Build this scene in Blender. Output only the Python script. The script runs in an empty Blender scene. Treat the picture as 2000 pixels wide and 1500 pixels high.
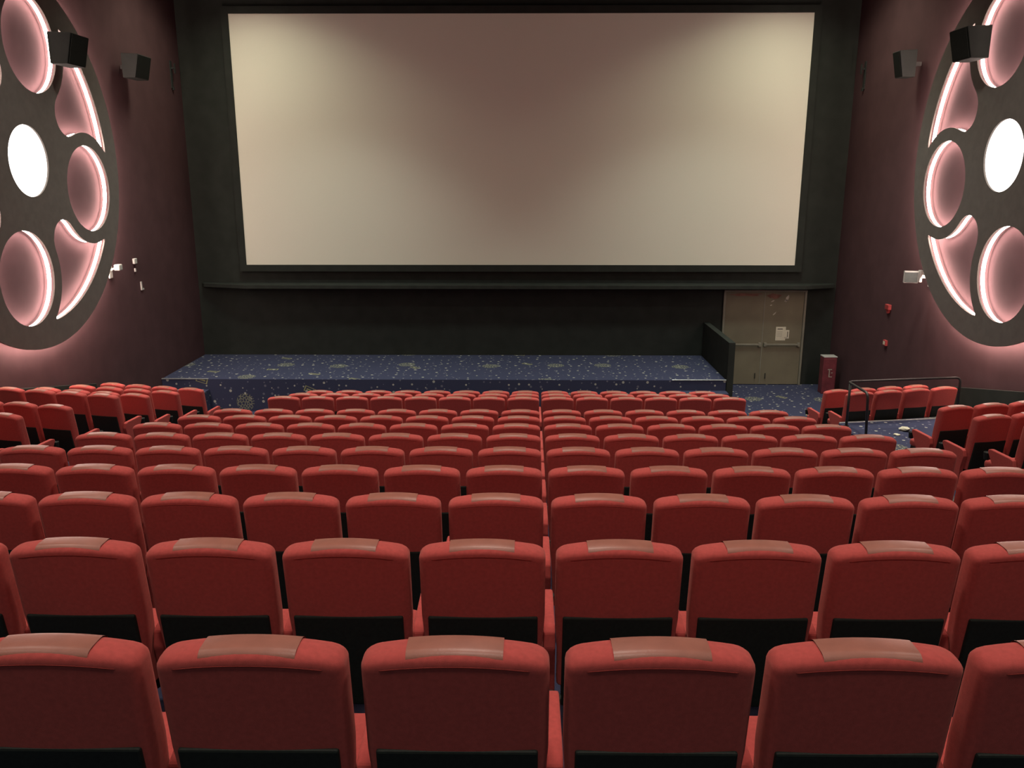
import bpy, bmesh, math, random
from mathutils import Vector, Matrix
random.seed(7)
PI = math.pi
col = bpy.context.scene.collection

# ------------------------------------------------------------------ helpers
def link(o, parent=None):
    col.objects.link(o)
    if parent is not None:
        o.parent = parent
    return o

def tag(o, label=None, cat=None, group=None, kind=None):
    if label: o['label'] = label
    if cat: o['category'] = cat
    if group: o['group'] = group
    if kind: o['kind'] = kind
    return o

def empty(name, loc=(0, 0, 0), rz=0.0):
    o = bpy.data.objects.new(name, None)
    o.empty_display_size = 0.1
    o.location = loc
    o.rotation_euler = (0, 0, rz)
    col.objects.link(o)
    return o

def obj(name, bm, mat, parent=None, smooth=False, loc=None, rot=None):
    bmesh.ops.recalc_face_normals(bm, faces=bm.faces)
    me = bpy.data.meshes.new(name)
    bm.to_mesh(me); bm.free()
    if smooth:
        for p in me.polygons: p.use_smooth = True
    me.materials.append(mat)
    o = bpy.data.objects.new(name, me)
    if loc: o.location = loc
    if rot: o.rotation_euler = rot
    return link(o, parent)

def box(bm, lo, hi, bev=0.0, seg=2):
    x0, y0, z0 = lo; x1, y1, z1 = hi
    vs = [bm.verts.new(p) for p in ((x0,y0,z0),(x1,y0,z0),(x1,y1,z0),(x0,y1,z0),(x0,y0,z1),(x1,y0,z1),(x1,y1,z1),(x0,y1,z1))]
    fs = [bm.faces.new([vs[i] for i in f]) for f in ((0,3,2,1),(4,5,6,7),(0,1,5,4),(1,2,6,5),(2,3,7,6),(3,0,4,7))]
    if bev > 0:
        es = list({e for f in fs for e in f.edges})
        bmesh.ops.bevel(bm, geom=es, offset=bev, segments=seg, profile=0.5, affect='EDGES')
    return bm

def nbox(lo, hi, bev=0.0, seg=2):
    return box(bmesh.new(), lo, hi, bev, seg)

def prism(bm, pts, axis, a, b, bev=0.0, seg=2):
    """extrude polygon pts along axis ('x','y','z') from a to b"""
    def P(p, t):
        if axis == 'x': return (t, p[0], p[1])
        if axis == 'y': return (p[0], t, p[1])
        return (p[0], p[1], t)
    A = [bm.verts.new(P(p, a)) for p in pts]
    B = [bm.verts.new(P(p, b)) for p in pts]
    fs = [bm.faces.new(A[::-1]), bm.faces.new(B)]
    n = len(pts)
    for i in range(n):
        fs.append(bm.faces.new((A[i], A[(i+1) % n], B[(i+1) % n], B[i])))
    if bev > 0:
        es = list({e for f in fs for e in f.edges})
        bmesh.ops.bevel(bm, geom=es, offset=bev, segments=seg, profile=0.5, affect='EDGES')
    return bm

def tube(bm, pts, r, seg=10, closed=False):
    pts = [Vector(p) for p in pts]
    n = len(pts); rings = []
    prev = None
    for i, p in enumerate(pts):
        if closed:
            t = (pts[(i+1) % n] - pts[i-1]).normalized()
        else:
            t = (pts[min(i+1, n-1)] - pts[max(i-1, 0)]).normalized()
        if prev is None:
            up = Vector((0, 0, 1)) if abs(t.z) < 0.9 else Vector((1, 0, 0))
            a = t.cross(up).normalized()
        else:
            a = (prev - t * prev.dot(t)).normalized()
        prev = a
        b = t.cross(a)
        rings.append([bm.verts.new(p + (a * math.cos(2*PI*k/seg) + b * math.sin(2*PI*k/seg)) * r) for k in range(seg)])
    m = n if closed else n - 1
    for i in range(m):
        A, B = rings[i], rings[(i+1) % n]
        for k in range(seg):
            bm.faces.new((A[k], A[(k+1) % seg], B[(k+1) % seg], B[k]))
    if not closed:
        bm.faces.new(rings[0][::-1]); bm.faces.new(rings[-1])
    return bm

def round_path(pts, r, n=6):
    """polyline with rounded corners"""
    pts = [Vector(p) for p in pts]
    out = [pts[0]]
    for i in range(1, len(pts)-1):
        a, b, c = pts[i-1], pts[i], pts[i+1]
        d1 = (a-b).normalized(); d2 = (c-b).normalized()
        rr = min(r, (a-b).length*.45, (c-b).length*.45)
        for k in range(n+1):
            t = k/n
            p0 = b + d1*rr; p2 = b + d2*rr
            out.append(p0*(1-t)**2 + b*2*t*(1-t) + p2*t*t)
    out.append(pts[-1])
    return out

# ------------------------------------------------------------------ materials
def new_mat(name):
    m = bpy.data.materials.new(name); m.use_nodes = True
    nt = m.node_tree
    return m, nt, nt.nodes['Principled BSDF']

def L(nt, a, b): nt.links.new(a, b)

def noisy(name, c, rough=0.8, amount=0.25, scale=40.0, bump=0.0, bscale=400.0, sheen=0.0, spec=0.4, metal=0.0, detail=4.0):
    m, nt, b = new_mat(name)
    tc = nt.nodes.new('ShaderNodeTexCoord')
    no = nt.nodes.new('ShaderNodeTexNoise'); no.inputs['Scale'].default_value = scale; no.inputs['Detail'].default_value = detail
    L(nt, tc.outputs['Object'], no.inputs['Vector'])
    rp = nt.nodes.new('ShaderNodeValToRGB')
    rp.color_ramp.elements[0].position = 0.3; rp.color_ramp.elements[1].position = 0.7
    rp.color_ramp.elements[0].color = tuple(x*(1-amount) for x in c) + (1,)
    rp.color_ramp.elements[1].color = tuple(min(1, x*(1+amount)) for x in c) + (1,)
    L(nt, no.outputs['Fac'], rp.inputs['Fac']); L(nt, rp.outputs['Color'], b.inputs['Base Color'])
    b.inputs['Roughness'].default_value = rough
    b.inputs['Specular IOR Level'].default_value = spec
    b.inputs['Metallic'].default_value = metal
    if sheen:
        b.inputs['Sheen Weight'].default_value = sheen
        b.inputs['Sheen Roughness'].default_value = 0.5
        b.inputs['Sheen Tint'].default_value = (1, .6, .5, 1)
    if bump:
        n2 = nt.nodes.new('ShaderNodeTexNoise'); n2.inputs['Scale'].default_value = bscale
        L(nt, tc.outputs['Object'], n2.inputs['Vector'])
        bp = nt.nodes.new('ShaderNodeBump'); bp.inputs['Strength'].default_value = bump; bp.inputs['Distance'].default_value = 0.002
        L(nt, n2.outputs['Fac'], bp.inputs['Height']); L(nt, bp.outputs['Normal'], b.inputs['Normal'])
    return m

def emit(name, c, s):
    m, nt, b = new_mat(name)
    b.inputs['Base Color'].default_value = (.8, .8, .8, 1)
    b.inputs['Emission Color'].default_value = c + (1,)
    b.inputs['Emission Strength'].default_value = s
    return m

M = {}
M['fabric'] = noisy('red_velour', (.46, .068, .060), rough=.9, amount=.10, scale=60, bump=.35, bscale=900, sheen=.16, spec=.40)
M['piping'] = noisy('red_piping', (.30, .045, .038), rough=.9, amount=.1, spec=.15)
M['leather'] = noisy('pink_brown_leather', (.32, .118, .085), rough=.40, amount=.12, scale=14, bump=.15, bscale=160, spec=.45)
M['plastic'] = noisy('black_seat_shell', (.014, .018, .015), rough=.6, amount=.2, scale=60, bump=.2, bscale=700, spec=.3)
M['maroon'] = noisy('maroon_wall_cloth', (.084, .045, .049), rough=.95, amount=.10, scale=2.0, bump=.3, bscale=300, spec=.1)
M['black'] = noisy('black_wall_cloth', (.029, .033, .029), rough=.95, amount=.12, scale=3.0, bump=.3, bscale=300, spec=.1)
M['black_edge'] = noisy('black_ledge_felt', (.031, .035, .031), rough=.95, amount=.15, scale=5.0, spec=.1)
M['reel'] = noisy('charcoal_reel_board', (.15, .132, .122), rough=.8, amount=.08, scale=8.0, spec=.2)
M['speaker'] = noisy('black_speaker_cabinet', (.008, .009, .008), rough=.9, amount=.1, scale=8.0, spec=.1)
M['speaker_grey'] = noisy('grey_speaker_cabinet', (.030, .034, .032), rough=.8, amount=.1, scale=8.0, spec=.2)
M['metal_dark'] = noisy('dark_painted_rail', (.045, .042, .04), rough=.35, amount=.1, scale=8.0, spec=.5, metal=.3)
M['metal_lt'] = noisy('pale_grey_metal', (.55, .55, .52), rough=.4, amount=.1, scale=8.0, spec=.5, metal=.2)
M['nosing'] = noisy('aluminium_nosing', (.45, .46, .46), rough=.35, amount=.15, scale=20.0, spec=.5, metal=.6)
M['door'] = noisy('khaki_door_paint', (.165, .150, .102), rough=.7, amount=.10, scale=2.0, bump=.1, bscale=60, spec=.25)
M['door_frame'] = noisy('khaki_frame_paint', (.20, .195, .15), rough=.6, amount=.10, scale=4.0, spec=.3)
M['paper'] = noisy('notice_paper', (.60, .58, .45), rough=.9, amount=.06, scale=30.0, spec=.1)
M['ink'] = noisy('notice_ink', (.05, .05, .04), rough=.9, amount=.1, spec=.1)
M['scuff'] = noisy('old_tape', (.42, .40, .33), rough=.8, amount=.2, scale=30, spec=.2)
M['rust'] = noisy('reddish_door_stain', (.20, .10, .075), rough=.8, amount=.3, scale=6, spec=.2)
M['red_box'] = noisy('dull_red_paint', (.17, .035, .045), rough=.5, amount=.3, scale=5.0, spec=.4)
M['red_bright'] = noisy('alarm_red', (.33, .045, .045), rough=.5, amount=.1, scale=5.0, spec=.4)
M['glass'] = noisy('grey_green_lens', (.07, .10, .09), rough=.3, amount=.25, scale=9.0, spec=.5)
M['ceil'] = noisy('dark_ceiling_tile', (.10, .09, .09), rough=.95, amount=.1, scale=2.0, spec=.1)
M['led'] = emit('warm_white_led_strip', (1.0, .76, .68), 38.0)
M['led_halo'] = emit('warm_white_halo_strip', (1.0, .74, .63), 62.0)
M['hub'] = emit('white_hub_diffuser', (1.0, .93, .86), 3.2)

def screen_mat():
    m, nt, b = new_mat('perforated_silver_screen')
    tc = nt.nodes.new('ShaderNodeTexCoord')
    v = nt.nodes.new('ShaderNodeTexVoronoi'); v.inputs['Scale'].default_value = 60
    L(nt, tc.outputs['Object'], v.inputs['Vector'])
    rp = nt.nodes.new('ShaderNodeValToRGB')
    rp.color_ramp.elements[0].position = .08; rp.color_ramp.elements[0].color = (.68, .68, .58, 1)
    rp.color_ramp.elements[1].position = .2; rp.color_ramp.elements[1].color = (.76, .76, .64, 1)
    L(nt, v.outputs['Distance'], rp.inputs['Fac']); L(nt, rp.outputs['Color'], b.inputs['Base Color'])
    b.inputs['Roughness'].default_value = .62; b.inputs['Specular IOR Level'].default_value = .35
    return m
M['screen'] = screen_mat()

def carpet_mat():
    m, nt, b = new_mat('navy_star_popcorn_carpet')
    N = nt.nodes.new
    uv = N('ShaderNodeUVMap'); uv.uv_map = 'UVMap'
    def math_(op, a=None, bb=None, va=None, vb=None, clamp=False):
        n = N('ShaderNodeMath'); n.operation = op; n.use_clamp = clamp
        if a is not None: L(nt, a, n.inputs[0])
        elif va is not None: n.inputs[0].default_value = va
        if bb is not None: L(nt, bb, n.inputs[1])
        elif vb is not None: n.inputs[1].default_value = vb
        return n.outputs[0]
    def vor(scale, rnd=1.0, off=0.0):
        mp = N('ShaderNodeMapping'); mp.inputs['Location'].default_value = (off, off*.7, 0)
        L(nt, uv.outputs['UV'], mp.inputs['Vector'])
        v = N('ShaderNodeTexVoronoi'); v.voronoi_dimensions = '2D'
        v.inputs['Scale'].default_value = scale; v.inputs['Randomness'].default_value = rnd
        L(nt, mp.outputs['Vector'], v.inputs['Vector'])
        return mp, v
    def dots(scale, rad, prob, off):
        mp, v = vor(scale, .9, off)
        sep = N('ShaderNodeSeparateColor'); L(nt, v.outputs['Color'], sep.inputs[0])
        size = math_('MULTIPLY', sep.outputs[1], vb=rad*scale)
        size = math_('ADD', size, vb=rad*scale*.5)
        inside = math_('LESS_THAN', v.outputs['Distance'], size)
        keep = math_('LESS_THAN', sep.outputs[0], vb=prob)
        return math_('MULTIPLY', inside, keep)
    d1 = dots(4.2, .021, .75, 0.3)
    d2 = dots(5.5, .018, .6, 7.7)
    # popcorn heaps: ring texture inside sparse blobs
    mp, big = vor(.62, .55, 3.1)
    sep = N('ShaderNodeSeparateColor'); L(nt, big.outputs['Color'], sep.inputs[0])
    blob = math_('LESS_THAN', big.outputs['Distance'], vb=.125)
    mp2, sm = vor(16.0, 1.0, 1.3)
    sm.feature = 'DISTANCE_TO_EDGE'
    edge = math_('LESS_THAN', sm.outputs['Distance'], vb=.13)
    pop = math_('MULTIPLY', blob, edge)
    # tickets: rectangle outlines round cell points
    mp3, tk = vor(.85, .8, 11.4)
    dv = N('ShaderNodeVectorMath'); dv.operation = 'SUBTRACT'
    L(nt, mp3.outputs['Vector'], dv.inputs[0]); L(nt, tk.outputs['Position'], dv.inputs[1])
    rot = N('ShaderNodeVectorRotate'); rot.rotation_type = 'Z_AXIS'
    s3 = N('ShaderNodeSeparateColor'); L(nt, tk.outputs['Color'], s3.inputs[0])
    L(nt, math_('MULTIPLY', s3.outputs[2], vb=1.2), rot.inputs['Angle'])
    L(nt, dv.outputs[0], rot.inputs['Vector'])
    sx = N('ShaderNodeSeparateXYZ'); L(nt, rot.outputs[0], sx.inputs[0])
    ax = math_('DIVIDE', math_('ABSOLUTE', sx.outputs[0]), vb=.13)
    ay = math_('DIVIDE', math_('ABSOLUTE', sx.outputs[1]), vb=.065)
    mx = math_('MAXIMUM', ax, ay)
    o1 = math_('LESS_THAN', mx, vb=1.0); o2 = math_('GREATER_THAN', mx, vb=.80)
    tick = math_('MULTIPLY', o1, o2)
    bar = math_('MULTIPLY', math_('LESS_THAN', ay, vb=.25), math_('LESS_THAN', ax, vb=.6))
    tick = math_('MAXIMUM', tick, bar)
    tick = math_('MULTIPLY', tick, math_('LESS_THAN', s3.outputs[0], vb=.4))
    no = N('ShaderNodeTexNoise'); no.inputs['Scale'].default_value = 180; no.inputs['Detail'].default_value = 3
    L(nt, uv.outputs['UV'], no.inputs['Vector'])
    base = N('ShaderNodeValToRGB')
    base.color_ramp.elements[0].position = .3; base.color_ramp.elements[1].position = .7
    base.color_ramp.elements[0].color = (.032, .037, .072, 1); base.color_ramp.elements[1].color = (.054, .060, .108, 1)
    L(nt, no.outputs['Fac'], base.inputs['Fac'])
    def mix(fac, ca, cb_col, strength=1.0):
        n = N('ShaderNodeMix'); n.data_type = 'RGBA'
        L(nt, math_('MULTIPLY', fac, vb=strength), n.inputs[0])
        L(nt, ca, n.inputs[6]); n.inputs[7].default_value = cb_col
        return n.outputs[2]
    c = mix(d2, base.outputs['Color'], (.20, .20, .24, 1), .6)
    c = mix(pop, c, (.26, .27, .17, 1), .75)
    c = mix(tick, c, (.34, .34, .15, 1), .8)
    c = mix(d1, c, (.50, .50, .42, 1), .75)
    L(nt, c, b.inputs['Base Color'])
    b.inputs['Roughness'].default_value = .98; b.inputs['Specular IOR Level'].default_value = .1
    bp = N('ShaderNodeBump'); bp.inputs['Strength'].default_value = .4; bp.inputs['Distance'].default_value = .003
    L(nt, no.outputs['Fac'], bp.inputs['Height']); L(nt, bp.outputs['Normal'], b.inputs['Normal'])
    return m
M['carpet'] = carpet_mat()

def carpet_uv(o):
    """lay the carpet: u along x, v along y on treads and along z on risers"""
    me = o.data
    uvl = me.uv_layers.new(name='UVMap')
    for p in me.polygons:
        n = p.normal
        for li in p.loop_indices:
            v = me.vertices[me.loops[li].vertex_index].co
            if abs(n.z) > .5: uvl.data[li].uv = (v.x, v.y)
            elif abs(n.y) >= abs(n.x): uvl.data[li].uv = (v.x, v.y + v.z)
            else: uvl.data[li].uv = (v.x + v.z, v.y)
    return o

# ------------------------------------------------------------------ room data
XL, XR, YF, YB, ZC = -8.03, 7.79, 20.95, -4.6, 10.0
PITCH, RP = .57, 1.14
SEAT_H = 1.10
def zd(k): return 1.242 + .2355*(k-1)          # drop from the eye to the seat tops of slot k
EYE = 5.13
def slot_floor(k):
    if k >= 13: return 0.0
    return max(0.0, round(EYE - SEAT_H - zd(k), 4))
SLOT_Z = {k: slot_floor(k) for k in range(-4, 14)}
SLOT_Z[13] = 0.0; SLOT_Z[12] = .24; SLOT_Z[11] = .48; SLOT_Z[10] = .69
def slot_y(k): return 2.11 + RP*(k-1)

# centre floor: terraces straight across, between the two side banks
XA, XB = -5.62, 5.36
def terrace(name, x0, x1, steps, yend, zbase=-.25, shear=0.0, mat='carpet'):
    """steps: list of (y_start, z) ordered from the back of the hall; runs to yend; shear moves the x1 side forward"""
    bm = bmesh.new()
    prof = []
    for i, (y, z) in enumerate(steps):
        y2 = steps[i+1][0] if i+1 < len(steps) else yend
        prof += [(y, z), (y2, z)]
    prof = [(steps[0][0], zbase)] + prof + [(yend, zbase)]
    A = [bm.verts.new((x0, y, z)) for y, z in prof]
    B = [bm.verts.new((x1, (y + shear) if 0 < i < len(prof)-2 and abs(y-yend) > 1e-6 and abs(y-steps[0][0]) > 1e-6 else y, z)) for i, (y, z) in enumerate(prof)]
    n = len(prof)
    for i in range(n-1):
        if (A[i].co - A[i+1].co).length < 1e-6: continue
        bm.faces.new((A[i], A[i+1], B[i+1], B[i]))
    bm.faces.new(A); bm.faces.new(B[::-1])
    o = obj(name, bm, M[mat])
    tag(o, kind='structure')
    return carpet_uv(o)
cs = [(YB, SLOT_Z[-3])]
for k in range(-2, 14):
    cs.append((slot_y(k) - .07, SLOT_Z[k]))
terrace('floor', XA, XB, cs, YF)

# ------------------------------------------------------------------ seat
TH = .115; WID = .526; LEAN = math.tan(math.radians(8.5)); RT = .032
def arch(x): return .030*(1 - (x/(WID/2))**2)
def make_back():
    bm = bmesh.new()
    rings = []
    zt = SEAT_H - .030
    seg = []
    n = 5
    hs = [(.40, .0), (.405, .0), (.55, .0), (.75, .0), (.95, .0), (zt-RT-.01, .0)]
    lv = []
    lv.append((.395, .02))
    for z, i in hs: lv.append((z, i))
    for k in range(0, n+1):
        a = k/n*PI/2
        lv.append((zt - RT + RT*math.sin(a), RT*(1-math.cos(a))))
    lv.append((zt + .002, RT + .015))
    NX = 14
    for z, ins in lv:
        w = WID/2 - ins; d = TH/2 - ins
        # narrower waist beside the armrests
        if z < .70: w -= .012*min(1, (.70-z)/.1)
        pts = []
        cr = max(.004, min(.035, d*.8))
        # rounded rectangle in x,y
        def corner(cx, cy, a0):
            return [(cx + cr*math.cos(a0 + t*PI/8), cy + cr*math.sin(a0 + t*PI/8)) for t in range(5)]
        front = [(-w+cr + (2*w-2*cr)*t/NX, -d) for t in range(1, NX)]
        back = [(w-cr - (2*w-2*cr)*t/NX, d) for t in range(1, NX)]
        pts = corner(-w+cr, -d+cr, PI) + front + corner(w-cr, -d+cr, 1.5*PI) + corner(w-cr, d-cr, 0) + back + corner(-w+cr, d-cr, .5*PI)
        f = max(0.0, min(1.0, (z-.8)/.25))
        bulge = .012 if z > .45 else .0
        ring = []
        for x, y in pts:
            zz = z + arch(x)*f
            yy = y + (SEAT_H - zz)*LEAN
            if y < -d*.5: yy -= bulge*(1-(x/w)**2)*(1-ins/RT if ins < RT else 0)
            ring.append(bm.verts.new((x, yy, zz)))
        rings.append(ring)
    m = len(rings[0])
    for a, b in zip(rings[:-1], rings[1:]):
        for k in range(m):
            bm.faces.new((a[k], a[(k+1) % m], b[(k+1) % m], b[k]))
    bm.faces.new(rings[0][::-1])
    # top cap as strips
    top = rings[-1]
    bmesh.ops.triangle_fill(bm, edges=list({e for v in top for e in v.link_edges if e.other_vert(v) in top}), use_beauty=True)
    return bm

def top_profile(off):
    """(y, z) path over the top of the back, rear to front, z relative to the crest height zt"""
    zt = 0.0; d = TH/2; out = []
    out.append((-d - off, -RT - .004))
    for k in range(0, 6):
        a = k/5*PI/2
        out.append((-d + RT - (RT+off)*math.cos(a), -RT + (RT+off)*math.sin(a)))
    for k in range(5, -1, -1):
        a = k/5*PI/2
        out.append((d - RT + (RT+off)*math.cos(a), -RT + (RT+off)*math.sin(a)))
    out.append((d + off, -.10))
    return out

def make_patch():
    bm = bmesh.new()
    path = top_profile(.005)
    n = 12; rows = []
    for i in range(n+1):
        t = i/n*2 - 1
        r = []
        for j, (y, z) in enumerate(path):
            wj = .138 - .006*(1 - j/len(path))
            x = t*wj
            zz = SEAT_H - .030 + z + arch(x)
            e = .007 if j in (0, len(path)-1) else 0.0
            # sink the rim so that the patch reads as a padded overlay
            cy = y*(1 - e*8); cz = zz - (e if j not in (0, len(path)-1) else 0)
            r.append(bm.verts.new((x, cy + (SEAT_H - zz)*LEAN, cz)))
        rows.append(r)
    for a, b in zip(rows[:-1], rows[1:]):
        for k in range(len(path)-1):
            bm.faces.new((a[k], a[k+1], b[k+1], b[k]))
    return bm

def make_piping(dz):
    pts = []
    w = WID/2 - .034
    for i in range(17):
        x = -w + 2*w*i/16
        z = SEAT_H - .030 - RT - dz + arch(x)
        y = -TH/2 - .0122*(1-(x/(WID/2))**2) + (SEAT_H - z)*LEAN + (.006 if i in (0, 16) else 0)
        pts.append((x, y, z))
    return tube(bmesh.new(), pts, .0016, 6)

def lean_box(x0, x1, z0, z1, y0, y1, bev):
    bm = nbox((x0, y0, z0), (x1, y1, z1), bev, 2)
    for v in bm.verts: v.co.y += (SEAT_H - v.co.z)*LEAN
    return bm

def arm_profile():
    return [(.055, .575), (.075, .645), (.12, .660), (.40, .676), (.435, .666), (.440, .636), (.33, .47), (.30, .42), (.30, .06), (.10, .06), (.10, .42)]

def arm_bm(x):
    return prism(bmesh.new(), arm_profile(), 'x', x-.027, x+.027, .009, 2)
def foot_bm(x):
    return nbox((x-.03, .06, 0), (x+.03, .36, .064), .008, 1)
def cup_bm(x):
    bm = bmesh.new()
    n = 16
    def ring(r, z): return [bm.verts.new((x + r*math.cos(2*PI*k/n), .470 + r*math.sin(2*PI*k/n), z)) for k in range(n)]
    R = [ring(.028, .53), ring(.031, .535), ring(.038, .612), ring(.038, .618), ring(.032, .618), ring(.027, .545)]
    for a, b in zip(R[:-1], R[1:]):
        for k in range(n): bm.faces.new((a[k], a[(k+1) % n], b[(k+1) % n], b[k]))
    bm.faces.new(R[0][::-1]); bm.faces.new(R[-1])
    return bm

def make_seat(ends):
    """ends: which armrests the seat carries, 'L', 'LR'"""
    root = empty('cinema_armchair')
    obj('backrest', make_back(), M['fabric'], root, smooth=True)
    p = obj('headrest_patch', make_patch(), M['leather'], root, smooth=True)
    p['label'] = 'shiny pinkish brown leather patch over the top of the backrest'
    s = obj('piping', make_piping(.003), M['piping'], root, smooth=True)
    sh = obj('back_shell', lean_box(-.232, .232, .30, SEAT_H-.330, -TH/2-.016, -TH/2+.03, .008), M['plastic'], root)
    sh['label'] = 'black lower shell of the backrest'
    bm = nbox((-.235, .12, .40), (.235, .56, .50), .035, 4)
    obj('seat_cushion', bm, M['fabric'], root, smooth=True)
    bm = nbox((-.225, .14, .30), (.225, .54, .41), .02, 2)
    obj('seat_pan', bm, M['plastic'], root)
    for s, on in ((-1, 'L' in ends), (1, 'R' in ends)):
        if on:
            x = s*PITCH/2
            a = obj('armrest', arm_bm(x), M['fabric'], root)
            obj('floor_bracket', foot_bm(x), M['plastic'], a)
            c = obj('cup_holder', cup_bm(x), M['plastic'], a, smooth=True)
            c['label'] = 'black cup holder'
    return root

def copy_tree(o, parent=None):
    c = o.copy(); col.objects.link(c); c.parent = parent
    for ch in o.children: copy_tree(ch, c)
    return c
PROTO = {}
def place_seat(kind, loc, rz, label, group, sx=1.0):
    if kind not in PROTO:
        PROTO[kind] = make_seat(kind); o = PROTO[kind]
    else:
        o = copy_tree(PROTO[kind])
    o.location = loc; o.rotation_euler = (0, 0, rz); o.scale = (sx, 1, 1)
    return tag(o, label, 'chair', group)

ORD = ['first', 'second', 'third', 'fourth', 'fifth', 'sixth', 'seventh', 'eighth', 'ninth', 'tenth', 'eleventh', 'twelfth', 'thirteenth', 'fourteenth']
X0 = .07
FPX = 1650.0; TH0 = math.atan(405/1650); PSI = math.atan(18/1650*math.cos(TH0))
def px(X, Y, Z):
    c, s = math.cos(PSI), math.sin(PSI)
    xr = X*c + Y*s; yf = -X*s + Y*c; dz = Z - EYE
    zc = yf*math.cos(TH0) - dz*math.sin(TH0)
    return 1000 + FPX*xr/zc, 750 - FPX*(yf*math.sin(TH0) + dz*math.cos(TH0))/zc

ROWNAME = {1: 'nearest row', 2: 'second row from the camera', 3: 'third row from the camera', 4: 'fourth row from the camera',
           5: 'fifth row from the camera', 6: 'sixth row from the camera', 7: 'seventh row from the camera', 8: 'eighth row from the camera',
           9: 'last row before the cross aisle', 11: 'first row beyond the cross aisle', 12: 'middle row beyond the cross aisle', 13: 'frontmost row by the stage'}
def centre_y(k):
    if k <= 9: return slot_y(k)
    return {11: 13.55, 12: 14.70, 13: 15.85}[k]
for k in list(range(1, 10)) + [11, 12, 13]:
    y = centre_y(k); X0 = .105 + .0196*(y - 2.11)
    z = {11: .49, 12: .24, 13: 0.0}.get(k, SLOT_Z[k])
    z = SLOT_Z[k] - (.02 if k == 1 else 0)
    seats = []
    for i in range(14):
        x = X0 + (i - 8 + .5)*PITCH
        a = px(x - .26, y, z + SEAT_H)[0]; b = px(x + .26, y, z + SEAT_H)[0]
        if b < -450 or a > 2450: continue
        vis = b > 4 and a < 1996
        seats.append((i, x, vis))
    cnt = 0
    nv = sum(1 for s in seats if s[2])
    clipped = not (seats[0][2] and seats[-1][2] and seats[0][0] == 0 and seats[-1][0] == 13)
    for i, x, vis in seats:
        if vis:
            if clipped and cnt == 0: w = 'cut off at or nearest the left edge of the picture,'
            elif clipped and cnt == nv-1: w = 'cut off at or nearest the right edge of the picture,'
            else: w = '%s from left,' % ORD[cnt]
            cnt += 1
            if clipped and w.startswith('cut'):
                label = 'red seat %s seat of the %s' % (('leftmost visible' if 'left' in w else 'rightmost visible'), ROWNAME[k])
            elif cnt == 1: label = 'red seat, leftmost in the centre block %s' % ROWNAME[k]
            elif cnt == nv: label = 'red seat, rightmost in the centre block %s' % ROWNAME[k]
            else: label = 'red seat, %s centre block %s' % (w, ROWNAME[k])
            label = label.replace(' seat seat', ' seat').replace('visible seat of', 'visible in the centre block').replace('block the', 'block')
        else:
            label = 'red seat just outside the picture %s, centre block %s' % ('on the left' if x < 0 else 'on the right', ROWNAME[k])
        place_seat('LR' if i == 13 else 'L', (x, y, z), 0, label, 'centre block seats, ' + ROWNAME[k])

# side banks: (aisle edge X, Y of the backs, floor z, seats)
ALPHA = math.radians(13)
LEFT = [(-5.70, 14.68, .32, 4, 'frontmost row'), (-5.745, 13.70, .52, 4, 'second row from the stage'), (-5.80, 12.72, .72, 4, 'third row from the stage'),
        (-5.86, 11.85, .94, 4, 'fourth row from the stage'), (-5.90, 10.65, 1.10, 3, 'fifth row from the stage'), (-5.965, 9.66, 1.262, 3, 'row cut by picture edge'),
        (-5.97, 8.68, 1.46, 3, 'row behind the picture edge')]
RIGHT = [(5.45, 14.80, .29, 4, 'frontmost row'), (5.47, 13.82, .50, 4, 'second row from the stage'),
         (5.496, 10.77, 1.09, 4, 'first row behind the handrail'), (5.42, 9.78, 1.246, 4, 'second row behind the handrail'), (5.44, 8.80, 1.45, 4, 'row behind the picture edge')]
def bank(rows, side):
    s = -1 if side == 'left' else 1
    PS = .545
    for X, Y, z, n, rn in rows:
        for j in range(n):
            d = (j + .5)*PS
            x = X + s*d*math.cos(ALPHA); y = Y + d*math.sin(ALPHA)
            if j == 0: pos = 'on the aisle end'
            elif j == n-1: pos = 'at the wall end'
            else: pos = '%s in from the aisle' % ORD[j]
            label = 'red seat in the %s bank, %s, %s' % (side, pos, rn)
            kind = ('LR' if j == 0 else 'L') if side == 'left' else ('LR' if j == n-1 else 'L')
            place_seat(kind, (x, y, z), s*ALPHA, label, '%s bank seats, %s' % (side, rn), sx=.93)
bank(LEFT, 'left'); bank(RIGHT, 'right')

# side bank floors
def bank_floor(rows, s, xe, extra=None):
    xw = XL if s < 0 else XR
    xa = xe
    sh = abs(xw - xa)*math.tan(ALPHA)
    st = []
    for X, Y, z, n, rn in reversed(rows):
        st.append((Y - .09, z))
    first = [(YB, 2.27)]
    y0 = st[0][0]; zz = st[0][1]; back = []
    for q in range(1, 5):
        back.append((y0 - q*.98, zz + .2*q))
    back = back[::-1]
    last = rows[0]
    if extra:   # flat platform between two rows
        pass
    steps = first + back + st + [(rows[0][1] + .93, 0.0)]
    terrace('floor', xa, xw, steps, YF, shear=sh)
bank_floor(LEFT, -1, XA)
# right bank: the fifth slot is a broad flat platform behind the handrail
bank_floor(RIGHT[:2] + [(0, 10.77, 1.09, 0, '')] + RIGHT[3:], 1, XB)
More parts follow.
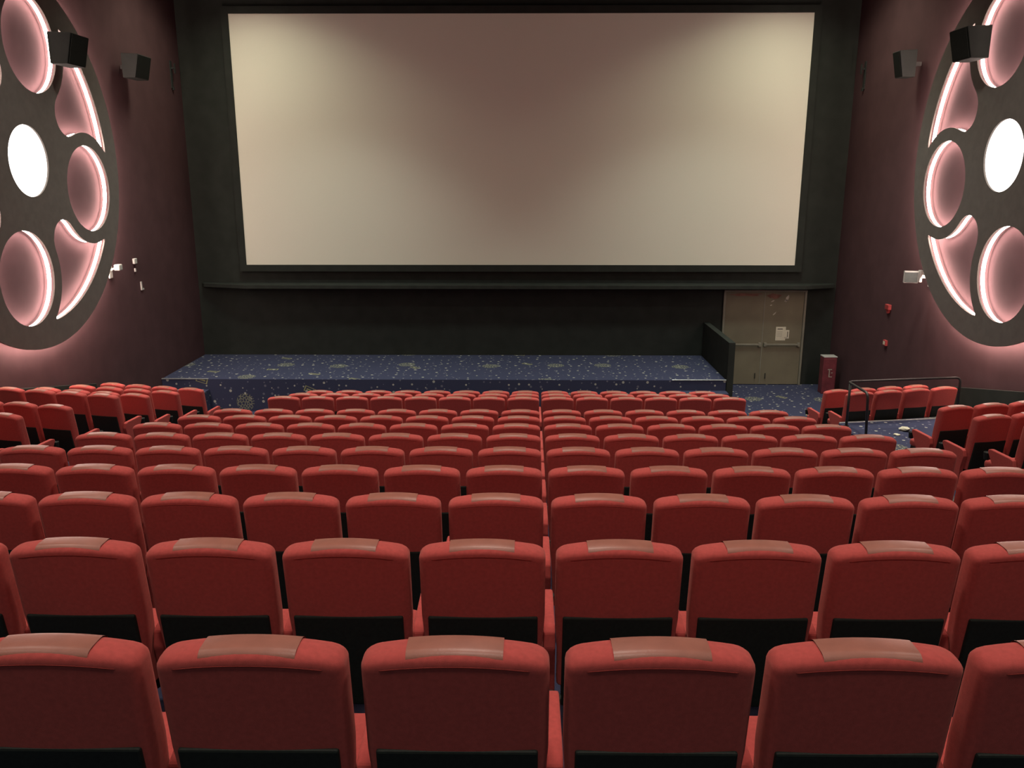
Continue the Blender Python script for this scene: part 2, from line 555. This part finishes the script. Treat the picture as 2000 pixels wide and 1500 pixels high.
# platform front part, its edge parallel to the bank rows
zp = 1.096
SLP = math.tan(math.radians(9))
def pl_y(x): return 13.74 + (x - 5.42)*SLP
bm = prism(bmesh.new(), [(XB+.02, 10.95), (XR, 11.4), (XR, pl_y(XR)), (XB+.02, pl_y(XB+.02))], 'z', -.2, zp)
o = tag(obj('floor', bm, M['carpet']), kind='structure'); carpet_uv(o)
bm = prism(bmesh.new(), [(XB+.015, pl_y(XB)-.02), (XR, pl_y(XR)-.02), (XR, pl_y(XR)+.025), (XB+.015, pl_y(XB)+.025)], 'z', zp-.03, zp+.012, .004, 1)
tag(obj('trim_1', bm, M['nosing']), kind='structure')

# ------------------------------------------------------------------ shell
def wall(name, lo, hi, mat):
    return tag(obj(name, nbox(lo, hi), M[mat]), kind='structure')
wall('wall_left', (XL-.2, YB, -.3), (XL, YF, ZC), 'maroon')
wall('wall_right', (XR, YB, -.3), (XR+.2, YF, ZC), 'maroon')
wall('wall_front', (XL-.2, YF, -.3), (XR+.2, YF+.2, ZC), 'black')
wall('wall_rear', (XL-.2, YB-.2, -.3), (XR+.2, YB, ZC), 'black')
wall('ceiling', (XL-.2, YB-.2, ZC), (XR+.2, YF+.2, ZC+.2), 'ceil')
# sloping black dado on the side walls, following the seating
def dado(name, x0, x1):
    sl = (1.927-1.592)/(12.604-14.199)
    def zt(y): return 1.592 + sl*(y-14.199)
    ya, yb = 2.0, 15.4
    bm = prism(bmesh.new(), [(ya, 0.0), (yb, 0.0), (yb, zt(yb)), (ya, zt(ya))], 'x', x0, x1, .004, 1)
    tag(obj(name, bm, M['black']), kind='structure')
dado('baseboard_left', XL, XL+.03); dado('baseboard_right', XR-.03, XR)
# ledge below the screen
bm = prism(bmesh.new(), [(-7.95, YF), (-7.85, 20.82), (-6.70, 20.48), (6.9, 20.48), (7.70, 20.78), (7.75, YF)], 'z', 2.47, 2.57, .01, 1)
tag(obj('trim_2', bm, M['black_edge']), kind='structure')

# ------------------------------------------------------------------ screen
root = empty('cinema_screen', (-.03, YF-.09, 3.02))
tag(root, 'huge blank off-white projection screen framed by black wall', 'screen')
w, h = 13.47, 5.755
nx, nz = 40, 16
bm = bmesh.new(); g = []
for i in range(nx+1):
    r = []
    for j in range(nz+1):
        x = -w/2 + w*i/nx
        r.append(bm.verts.new((x, .03*(1-(x/(w/2))**2), h*j/nz)))
    g.append(r)
for i in range(nx):
    for j in range(nz):
        bm.faces.new((g[i][j], g[i+1][j], g[i+1][j+1], g[i][j+1]))
obj('projection_surface', bm, M['screen'], root, smooth=True)
bm = bmesh.new()
t = .16
box(bm, (-w/2-t, -.03, -t), (-w/2, .085, h+t)); box(bm, (w/2, -.03, -t), (w/2+t, .085, h+t))
box(bm, (-w/2, -.03, -t), (w/2, .085, 0)); box(bm, (-w/2, -.03, h), (w/2, .085, h+t))
f = obj('masking_frame', bm, M['black'], root); f['label'] = 'black masking border round the screen'

# ------------------------------------------------------------------ stage
SY, SZ = 18.28, .745
SX0, SX1 = XL+.005, 4.565
root = empty('stage', ((SX0+SX1)/2, SY, 0))
tag(root, 'low stage under the screen covered in navy patterned carpet', 'stage')
bm = bmesh.new()
ox = (SX0+SX1)/2
box(bm, (SX0-ox, 0, 0), (SX1-ox, YF-SY-.005, SZ), .012, 2)
o = obj('platform', bm, M['carpet'], root); carpet_uv(o)
for (a, b) in ((SX0, -6.98), (3.36, SX1)):
    bm = bmesh.new()
    prism(bm, [(-.60, 0), (0, 0), (0, .50), (-.30, .50), (-.30, .25), (-.60, .25)], 'x', a-ox, b-ox)
    st = obj('steps', bm, M['carpet'], root); carpet_uv(st)
    obj('nosing', nbox((a-ox, -.012, SZ-.012), (b-ox, .03, SZ+.006), .003, 1), M['nosing'], root)['label'] = 'pale metal edge strip above the steps'

# parapet on the right of the stage
o = wall('wall_stage_side', (4.57, 18.25, 0), (4.71, YF, 1.59), 'black')

# ------------------------------------------------------------------ double door
dx0, dx1, dz = 5.03, 7.08, 2.41
D = empty('door_1', ((dx0+dx1)/2, YF, 0)); tag(D, 'khaki metal double fire door right of the stage with two paper notices', 'door', kind='structure')
hw = (dx1-dx0)/2
bm = bmesh.new()
box(bm, (-hw, -.07, 0), (-hw+.055, 0, dz), .006, 1); box(bm, (hw-.055, -.07, 0), (hw, 0, dz), .006, 1)
box(bm, (-hw, -.085, dz-.05), (hw, 0, dz), .006, 1)
obj('door_frame', bm, M['door_frame'], D)
for s in (-1, 1):
    x0, x1 = (-hw+.058, -.004) if s < 0 else (.004, hw-.058)
    lf = obj('door_leaf', nbox((x0, -.045, .012), (x1, -.003, dz-.055), .004, 1), M['door'], D)
    bm = nbox((x0+.06, -.115, 1.02), (x1-.06, -.085, 1.065), .01, 2)
    box(bm, (x0+.03, -.11, .99), (x0+.10, -.045, 1.09), .008, 1)
    box(bm, (x1-.10, -.11, .99), (x1-.03, -.045, 1.09), .008, 1)
    obj('panic_bar', bm, M['door_frame'], lf)
    bm = nbox((s*.13-.012, -.075, .16), (s*.13+.012, -.045, .30), .004, 1)
    obj('floor_bolt', bm, M['ink'], lf)
obj('astragal', nbox((-.020, -.056, .02), (.004, -.045, dz-.06), .003, 1), M['door_frame'], D)
# old tape and stains on the right leaf
def blobpoly(cx, cz, rx, rz, ang, n=14, jit=.3):
    return [(cx + rx*(1+random.uniform(-jit, jit))*math.cos(t)*math.cos(ang) - rz*math.sin(t)*math.sin(ang),
             cz + rx*math.cos(t)*math.sin(ang) + rz*(1+random.uniform(-jit, jit))*math.sin(t)*math.cos(ang)) for t in [2*PI*k/n for k in range(n)]]
for i, (cx, cz, rx, rz, an) in enumerate([(.19, 2.13, .05, .016, .4), (.16, 2.03, .03, .014, .3), (.26, 1.82, .06, .016, .8), (.55, 2.20, .035, .075, -.4), (.515, 2.14, .045, .03, .2)]):
    bm = prism(bmesh.new(), blobpoly(cx, cz, rx, rz, an), 'y', -.0475, -.0451)
    obj('tape_remnant', bm, M['scuff'], D)
bm = prism(bmesh.new(), blobpoly(.22, 2.26, .17, .06, .0, 20, .25), 'y', -.0462, -.0450)
obj('stain', bm, M['rust'], D)
bm = prism(bmesh.new(), blobpoly(-.45, 2.29, .36, .035, .0, 24, .3), 'y', -.0462, -.0450)
obj('stain', bm, M['rust'], D)

def notice(name, cx, cz, w, h, label, bars, depth, grp='paper notices on the door'):
    r = obj(name, nbox((-w/2, -.003, -h/2), (w/2, 0, h/2)), M['paper'], None, loc=(cx, YF-.0475-depth, cz))
    tag(r, label, 'notice', grp)
    for (bx, bz, bw, bh) in bars:
        obj('printed_line', nbox((bx-bw/2, -.0045, bz-bh/2), (bx+bw/2, -.0031, bz+bh/2)), M['ink'], r)
ncx = 6.055 + .445
notice('paper_notice', ncx, 1.315, .245, .345, 'larger white paper notice with a dark heading on the khaki door',
       [(-.02, .115, .13, .02), (-.02, .05, .17, .004), (-.02, .02, .17, .004), (-.02, -.01, .17, .004), (-.02, -.04, .17, .004), (-.02, -.07, .17, .004)], 0.0)
notice('paper_notice', ncx+.125, 1.30, .17, .215, 'smaller sideways paper notice overlapping the right of the larger one',
       [(.045, 0, .016, .14), (.01, -.08, .09, .004), (.01, -.09, .09, .004)], .006)

# ------------------------------------------------------------------ film reel light features
def rounded_poly(pts, r, n=6):
    """2D polygon with each corner rounded by r (list per corner)"""
    out = []
    m = len(pts)
    for i in range(m):
        a = Vector(pts[i-1]); b = Vector(pts[i]); c = Vector(pts[(i+1) % m])
        d1 = (a-b).normalized(); d2 = (c-b).normalized()
        for k in range(n+1):
            t = k/n
            p = (b+d1*r)*(1-t)**2 + b*2*t*(1-t) + (b+d2*r)*t*t
            out.append((p.x, p.y))
    return out

def petal():
    """petal on the +x bisector between holes at (+-45 deg), made by smoothing a constructed outline"""
    Dh, rho, Ro = 1.88, .755+.225, 2.60
    c = Dh/math.sqrt(2)
    A = (c, c)
    reach = 1.17
    # bulb circle centre on axis, tangent externally to the clearance circles
    def fbul(rc): return math.hypot(rc-c, c) - (rho + rc - reach)
    lo, hi = 1.2, 2.4
    for _ in range(60):
        mid = (lo+hi)/2
        if fbul(lo)*fbul(mid) <= 0: hi = mid
        else: lo = mid
    rc = (lo+hi)/2; rb = rc - reach
    # tangent point
    dx, dy = A[0]-rc, A[1]; dl = math.hypot(dx, dy)
    T = (rc + dx/dl*rb, dy/dl*rb)
    # where the clearance circle meets the outer arc (far side)
    pts = []
    aT = math.atan2(T[1]-A[1], T[0]-A[0])
    # sweep the concave arc from T outward until |p| = Ro
    concave = []
    a = aT
    while a < aT + 3.2:
        p = (A[0] + rho*math.cos(a), A[1] + rho*math.sin(a))
        if math.hypot(*p) > Ro: break
        concave.append(p); a += .02
    pend = concave[-1]
    ae = math.atan2(pend[1], pend[0])
    outer = [(Ro*math.cos(ae - 2*ae*k/40), Ro*math.sin(ae - 2*ae*k/40)) for k in range(1, 40)]
    bulb = []
    b0 = math.atan2(-T[1], T[0]-rc) % (2*PI); b1 = math.atan2(T[1], T[0]-rc) % (2*PI)
    # go from lower tangent point round the inner (-x) side to the upper one
    for k in range(1, 24):
        t = b0 - (b0-b1)*k/24
        bulb.append((rc + rb*math.cos(t), rb*math.sin(t)))
    lower = [(x, -y) for x, y in concave[::-1]]
    loop = concave + outer + lower + bulb
    # resample and smooth a little to round the tips
    def resample(P, n):
        L_ = [0]
        m = len(P)
        for i in range(m): L_.append(L_[-1] + math.hypot(P[(i+1) % m][0]-P[i][0], P[(i+1) % m][1]-P[i][1]))
        out = []; j = 0
        for k in range(n):
            s = L_[-1]*k/n
            while L_[j+1] < s: j += 1
            t = (s-L_[j])/max(1e-9, L_[j+1]-L_[j])
            p, q = P[j % m], P[(j+1) % m]
            out.append((p[0]+(q[0]-p[0])*t, p[1]+(q[1]-p[1])*t))
        return out
    P = resample(loop, 160)
    for _ in range(5):
        P = [((P[i-1][0]+2*P[i][0]+P[(i+1) % 160][0])/4, (P[i-1][1]+2*P[i][1]+P[(i+1) % 160][1])/4) for i in range(160)]
    return P

def rot2(P, a):
    c, s = math.cos(a), math.sin(a)
    return [(x*c-y*s, x*s+y*c) for x, y in P]
def circ(cx, cy, r, n=96):
    return [(cx + r*math.cos(2*PI*k/n), cy + r*math.sin(2*PI*k/n)) for k in range(n)]
HOLES = []
A0 = math.radians(-14)
for q in range(4):
    a = A0 + q*PI/2
    HOLES.append(circ(1.88*math.cos(a), 1.88*math.sin(a), .755))
PT = petal()
for q in range(4):
    HOLES.append(rot2(PT, A0 + PI/4 + q*PI/2))
HUB = circ(0, 0, .56)

def plate_mesh(name, outer, holes, t):
    cu = bpy.data.curves.new(name, 'CURVE'); cu.dimensions = '2D'; cu.fill_mode = 'BOTH'; cu.extrude = t/2
    for P in [outer] + holes:
        sp = cu.splines.new('POLY'); sp.points.add(len(P)-1)
        for i, (x, y) in enumerate(P): sp.points[i].co = (x, y, 0, 1)
        sp.use_cyclic_u = True
    o = bpy.data.objects.new(name, cu); col.objects.link(o)
    dg = bpy.context.evaluated_depsgraph_get(); dg.update()
    me = bpy.data.meshes.new_from_object(o.evaluated_get(dg))
    bpy.data.objects.remove(o); bpy.data.curves.remove(cu)
    me.name = name
    return me

def to_wall(P, s, xoff):
    """(u, w) on the wall -> local (x, y, z); s=+1 left wall (projects to +x), -1 right wall"""
    return (s*xoff, P[0], P[1])

def band(P, s, x0, x1, out):
    """vertical band wall following outline P, pushed outwards by 'out'"""
    bm = bmesh.new(); n = len(P)
    cx = sum(p[0] for p in P)/n; cy = sum(p[1] for p in P)/n
    Q = []
    for i in range(n):
        ax, ay = P[i-1]; bx, by = P[(i+1) % n]
        tx, ty = bx-ax, by-ay; l = math.hypot(tx, ty) or 1
        nx_, ny_ = ty/l, -tx/l
        Q.append((P[i][0], P[i][1], nx_, ny_))
    area = sum(P[i-1][0]*P[i][1] - P[i][0]*P[i-1][1] for i in range(n))
    sg = 1 if area > 0 else -1
    A = [bm.verts.new((s*x0, q[0]+sg*q[2]*out, q[1]+sg*q[3]*out)) for q in Q]
    B = [bm.verts.new((s*x1, q[0]+sg*q[2]*out, q[1]+sg*q[3]*out)) for q in Q]
    for i in range(n):
        bm.faces.new((A[i], A[(i+1) % n], B[(i+1) % n], B[i]))
    return bm

def make_reel(side, hx, hy, hz):
    s = 1 if side == 'left' else -1
    root = empty('film_reel_light', (hx, hy, hz))
    tag(root, 'giant dark film reel shaped wall panel with glowing cut-outs on the %s wall' % side, 'wall light', 'film reel wall lights')
    me = plate_mesh('face_plate', circ(0, 0, 3.01, 200), HOLES + [HUB], .03)
    # (x, y, z) of the flat mesh -> (thickness, u, w)
    for v in me.vertices:
        u, w_, t = v.co.x, v.co.y, v.co.z
        v.co = (s*(.175 + t), u, w_)
    if s < 0: pass
    me.materials.append(M['reel'])
    fp = bpy.data.objects.new('face_plate', me); link(fp, root)
    bm = bmesh.new(); bm.from_mesh(me); bmesh.ops.recalc_face_normals(bm, faces=bm.faces); bm.to_mesh(me); bm.free()
    fp['label'] = 'dark round board with cut-outs'
    for k, P in enumerate(HOLES):
        lb = obj('light_strip', band(P, s, .055, .118, .020), M['led'], root, smooth=False)
    obj('halo_strip', band(circ(0, 0, 2.93, 160), s, .085, .150, 0), M['led_halo'], root)
    # hub: opal diffuser in a shallow drum
    bm = bmesh.new()
    n = 64; c0 = bm.verts.new((s*.152, 0, 0))
    R1 = [bm.verts.new((s*.152, .575*math.cos(2*PI*k/n), .575*math.sin(2*PI*k/n))) for k in range(n)]
    R2 = [bm.verts.new((s*.02, .575*math.cos(2*PI*k/n), .575*math.sin(2*PI*k/n))) for k in range(n)]
    for k in range(n):
        bm.faces.new((c0, R1[k], R1[(k+1) % n])); bm.faces.new((R1[k], R2[k], R2[(k+1) % n], R1[(k+1) % n]))
    hb = obj('hub_light', bm, M['hub'], root); hb['label'] = 'solid white glowing centre disc'
    return root
make_reel('left', XL, 13.84, 5.372)
make_reel('right', XR, 13.89, 5.45)

# ------------------------------------------------------------------ wall fittings
def speaker(name, loc, size, s, label, mat, grp, brk=.16, cat='speaker'):
    """s=+1 on left wall. size = (depth x, width y, height z)"""
    r = empty(name, loc); tag(r, label, cat, grp)
    dx, dy, dz_ = size
    # wedge cabinet, the front turned slightly down and towards the seats
    bm = bmesh.new()
    pts = [(0, dz_/2), (dx, dz_/2*.92), (dx*.72, -dz_/2), (0, -dz_/2)]
    prism(bm, [(s*p[0], p[1]) for p in pts], 'y', -dy/2, dy/2, .012, 2)
    obj('cabinet', bm, M[mat], r)
    bm = bmesh.new()
    p1 = Vector((s*dx*.995, 0, dz_/2*.86)); p2 = Vector((s*dx*.735, 0, -dz_/2*.92))
    t = (p2-p1).normalized(); n = Vector((t.z, 0, -t.x)) * (-s)
    if n.x*s < 0: n = -n
    vs = []
    for p, yy in ((p1, -dy/2+.03), (p1, dy/2-.03), (p2, dy/2-.03), (p2, -dy/2+.03)):
        vs.append(Vector((p.x, yy, p.z)) + n*.004)
    a = [bm.verts.new(v) for v in vs]; b = [bm.verts.new(v + n*.008) for v in vs]
    bm.faces.new(a[::-1]); bm.faces.new(b)
    for i in range(4): bm.faces.new((a[i], a[(i+1) % 4], b[(i+1) % 4], b[i]))
    obj('grille', bm, M['speaker'], r)
    bm = bmesh.new(); box(bm, (min(0, -s*brk), -.04, -.04), (max(0, -s*brk), .04, .04), .005, 1)
    obj('wall_bracket', bm, M['metal_dark'], r)
    return r
# over the reels, on brackets that reach past the reel boards
r = speaker('surround_speaker', (XL+.262, 15.0, 7.19), (.40, .60, .50), 1, 'black surround speaker mounted over the upper edge of the left reel', 'speaker', 'surround speakers over the reels', brk=.066)
r = speaker('surround_speaker', (XR-.262, 14.85, 7.24), (.40, .60, .50), -1, 'black surround speaker mounted over the upper edge of the right reel', 'speaker', 'surround speakers over the reels', brk=.066)
for o_, s in (('l', 1), ('r', -1)): pass
speaker('surround_speaker', (XL+.17, 17.85, 7.26), (.34, .62, .46), 1, 'dim grey speaker on the left wall between reel and screen', 'speaker_grey', 'grey wall speakers beside the screen')
speaker('surround_speaker', (XR-.17, 17.55, 7.26), (.34, .34, .50), -1, 'dim grey speaker on the right wall between reel and screen', 'speaker_grey', 'grey wall speakers beside the screen')

def small_bracket(loc, s, label):
    r = empty('speaker_bracket', loc); tag(r, label, 'bracket', 'empty wall brackets near the screen')
    bm = nbox((min(0, s*.02), -.05, -.30), (max(0, s*.02), .05, .30), .004, 1)
    obj('wall_plate', bm, M['speaker_grey'], r)
    bm = nbox((min(0, s*.10), -.02, .12), (max(0, s*.10), .02, .16), .004, 1)
    box(bm, (min(s*.09, s*.11), -.03, .02), (max(s*.09, s*.11), .03, .24), .004, 1)
    box(bm, (min(s*.02, s*.05), -.03, -.34), (max(s*.02, s*.05), .03, -.27), .004, 1)
    obj('arm', bm, M['speaker_grey'], r)
small_bracket((XL, 20.4, 7.40), 1, 'thin metal bracket on the left wall close to the screen corner')
small_bracket((XR, 20.35, 7.36), -1, 'thin metal bracket on the right wall close to the screen corner')

def flood(loc, s, label, w=.30):
    """small wall floodlight / camera head on an arm"""
    r = empty('wall_spotlight', loc); tag(r, label, 'light fixture', 'white wall spotlights at the reel edges')
    bm = nbox((min(0, s*.03), -.07, -.17), (max(0, s*.03), .07, .06), .01, 2)
    obj('wall_plate', bm, M['metal_lt'], r)
    bm = tube(bmesh.new(), round_path([(s*.02, 0, -.02), (s*.07, .01, .01), (s*.13, .02, .03)], .02, 3), .022, 10)
    obj('arm', bm, M['metal_lt'], r, smooth=True)
    bm = nbox((s*.17-.06, -.05, -.02), (s*.17+.06, .09, .10), .02, 3)
    hd = obj('lamp_head', bm, M['metal_lt'], r)
    return r
flood((XL, 16.45, 3.37), 1, 'small white spotlight at the lower right edge of the left reel')
r = empty('exit_sign', (XR, 16.12, 3.26)); tag(r, 'small grey boxed sign with pale rim on the right wall under the reel', 'sign')
bm = nbox((-.03, -.10, -.17), (0, .08, .12), .01, 2); obj('wall_plate', bm, M['metal_lt'], r)
bm = tube(bmesh.new(), [(-.02, 0, .05), (-.14, 0, .05)], .03, 10); box(bm, (-.16, -.035, .06), (-.08, .035, .17), .01, 2); box(bm, (-.25, -.03, -.08), (-.19, .05, .15), .01, 2); box(bm, (-.20, -.03, .00), (-.02, .03, .06), .008, 1)
obj('arm', bm, M['metal_lt'], r)
bm = nbox((-.50, -.05, -.10), (-.24, .02, .13), .012, 2); obj('housing', bm, M['metal_lt'], r, rot=(0, 0, -.22))
bm = nbox((-.49, -.056, -.085), (-.26, -.049, .105), .002, 1); obj('sign_face', bm, M['glass'], r, rot=(0, 0, -.22))['label'] = 'grey green unlit face'

r = obj('junction_box', nbox((0, -.06, -.055), (.05, .06, .055), .008, 1), M['metal_lt'], None, loc=(XL, 17.53, 3.43))
tag(r, 'small grey box on the left wall above the corner bracket', 'box')
obj('knob', nbox((.0, -.02, -.22), (.03, .02, -.15), .005, 1), M['metal_lt'], r)
bm = prism(bmesh.new(), [(-.05, .09), (-.015, .09), (-.015, -.055), (.06, -.055), (.06, -.09), (-.05, -.09)], 'x', 0, .03, .003, 1)
r = obj('corner_bracket', bm, M['metal_lt'], None, loc=(XL, 17.77, 2.89))
tag(r, 'tiny white L-shaped bracket on the left wall beside the reel', 'bracket')

r = obj('fire_alarm_sounder', nbox((-.07, -.09, -.02), (0, .09, .09), .01, 2), M['red_bright'], None, loc=(XR, 17.80, 2.42))
tag(r, 'small red fire alarm sounder high on the right wall', 'alarm')
bm = prism(bmesh.new(), [(-.06, -.02), (.06, -.02), (.025, -.10), (-.025, -.10)], 'x', -.05, 0, .006, 1)
obj('call_lens', bm, M['red_bright'], r)
r = obj('fire_call_point', nbox((-.05, -.07, -.06), (0, .07, .06), .008, 2), M['red_bright'], None, loc=(XR, 17.78, 1.69))
tag(r, 'little red call point low on the right wall below the alarm', 'alarm')
obj('press_panel', nbox((-.055, -.04, -.035), (-.049, .04, .035)), M['paper'], r)

# extinguisher cabinet standing right of the door
r = empty('fire_extinguisher_cabinet', (7.46, 20.1, 0)); tag(r, 'narrow dull red fire cabinet standing right of the khaki door', 'cabinet')
obj('body', nbox((-.16, -.13, 0), (.16, .13, .90), .015, 2), M['red_box'], r)
obj('lid', nbox((-.165, -.135, .90), (.165, .135, .925), .008, 2), M['metal_lt'], r)['label'] = 'pale top lid'
obj('front_door', nbox((-.135, -.142, .05), (.135, -.129, .86), .004, 1), M['red_box'], r)
bm = bmesh.new()
box(bm, (-.02, -.147, .42), (.0, -.142, .62)); box(bm, (-.05, -.147, .60), (.05, -.142, .62)); box(bm, (-.0, -.147, .42), (.06, -.142, .435)); box(bm, (.03, -.147, .52), (.07, -.142, .535))
obj('white_marking', bm, M['scuff'], r)

# handrail on the right platform
HX, HY = 5.41, 13.62
r = empty('handrail', (HX, HY, zp)); tag(r, 'dark metal tube handrail around the platform on the right', 'handrail')
hr = .745; R_ = .021
FX, FY = 7.42, HY + (7.42-HX)*SLP
def rel(p): return (p[0]-HX, p[1]-HY, p[2]-zp)
path = round_path([rel((FX, FY, zp)), rel((FX, FY, zp+hr)), rel((HX, HY, zp+hr)), rel((5.46, 12.92, zp+hr-.02)), rel((5.48, 12.88, zp))], .10, 6)
obj('rail', tube(bmesh.new(), path, R_, 12), M['metal_dark'], r, smooth=True)
obj('post', tube(bmesh.new(), [rel((HX+.01, HY-.07, zp)), rel((HX+.01, HY-.07, zp+hr-.01))], R_, 12), M['metal_dark'], r, smooth=True)
for p in ((FX, FY), (HX+.01, HY-.07), (5.48, 12.88)):
    bm = bmesh.new(); tube(bm, [rel((p[0], p[1], zp)), rel((p[0], p[1], zp+.012))], .045, 16)
    obj('base_flange', bm, M['metal_dark'], r)
# litter on the platform carpet
def crumple(name, loc, r0, mat, label, cat='litter', grp=None, flat=.35):
    bm = bmesh.new(); bmesh.ops.create_icosphere(bm, subdivisions=2, radius=r0)
    for v in bm.verts:
        v.co *= 1 + random.uniform(-.28, .28); v.co.z *= flat
    mz = min(v.co.z for v in bm.verts)
    for v in bm.verts: v.co.z -= mz
    o = obj(name, bm, mat, None, loc=loc)
    return tag(o, label, cat, grp)
crumple('crumpled_wrapper', (6.28, 13.30, zp), .085, M['paper'], 'crumpled pale yellow wrapper on the platform carpet behind the handrail')
crumple('paper_scrap', (6.05, 13.05, zp), .05, M['paper'], 'small paper scrap beside the crumpled wrapper on the platform', flat=.2)
crumple('paper_scrap', (6.36, 12.72, zp), .05, M['paper'], 'small paper scrap nearest the seats on the right platform', flat=.2)

# ------------------------------------------------------------------ lights
def area(name, loc, rot, sx, sy, power, c, spread=PI, shape='RECTANGLE'):
    l = bpy.data.lights.new(name, 'AREA'); l.shape = shape; l.size = sx; l.size_y = sy; l.energy = power; l.color = c
    l.spread = spread
    o = bpy.data.objects.new(name, l); o.location = loc; o.rotation_euler = rot; col.objects.link(o); return o
def spot(name, loc, target, power, c, size, blend, rad=.1):
    l = bpy.data.lights.new(name, 'SPOT'); l.energy = power; l.color = c; l.spot_size = size; l.spot_blend = blend; l.shadow_soft_size = rad
    o = bpy.data.objects.new(name, l); o.location = loc
    d = Vector(target) - Vector(loc); o.rotation_euler = d.to_track_quat('-Z', 'Y').to_euler(); col.objects.link(o); return o
WARM = (1.0, .86, .74)
for y, pw, c, sp in ((.5, 48, WARM, 108), (4.5, 66, WARM, 108), (9.0, 62, WARM, 105), (13.5, 80, (.98, .97, .82), 100)):  # the row nearest the camera is added to lighten the seat backs
    for x in (-5.2, -.1, 5.0):
        area('ceiling_or_fill_light', (x, y, ZC-.05), (0, 0, 0), .5, .5, pw, c, spread=math.radians(sp))
for x in (-6.1, 5.9):
    area('ceiling_or_fill_light', (x, 18.5, ZC-.05), (0, 0, 0), 1.4, 1.0, 88, (1.0, .98, .74), spread=math.radians(128))
for x in (-4.4, 4.3):
    area('ceiling_or_fill_light', (x, 17.0, ZC-.05), (0, 0, 0), 1.6, .8, 112, (.94, 1.0, .90), spread=math.radians(92))  # extra pair, added to brighten the bottom of the screen
for x in (-4.5, 0, 4.5):
    area('ceiling_or_fill_light', (x, -3.2, ZC-.05), (0, 0, 0), .5, .5, 26, (.75, 1.0, .92), spread=math.radians(170))  # unseen greenish fill from the rear, added to lift dark seat backs

w_ = bpy.data.worlds.new('World'); bpy.context.scene.world = w_; w_.use_nodes = True
w_.node_tree.nodes['Background'].inputs[0].default_value = (0, 0, 0, 1)
w_.node_tree.nodes['Background'].inputs[1].default_value = 0

# ------------------------------------------------------------------ camera
cam = bpy.data.cameras.new('Camera'); co = bpy.data.objects.new('Camera', cam); col.objects.link(co)
cam.sensor_fit = 'HORIZONTAL'; cam.sensor_width = 36; cam.lens = FPX/2000*36; cam.clip_end = 200; cam.clip_start = .05
co.location = (0, 0, EYE); co.rotation_euler = (PI/2 - TH0, 0, PSI)
sc = bpy.context.scene
sc.camera = co
sc.view_settings.view_transform = 'Standard'; sc.view_settings.look = 'None'
sc.view_settings.gamma = 1; sc.view_settings.use_curve_mapping = False
sc.view_settings.exposure = 0.0
sc.cycles.max_bounces = 8; sc.cycles.diffuse_bounces = 4
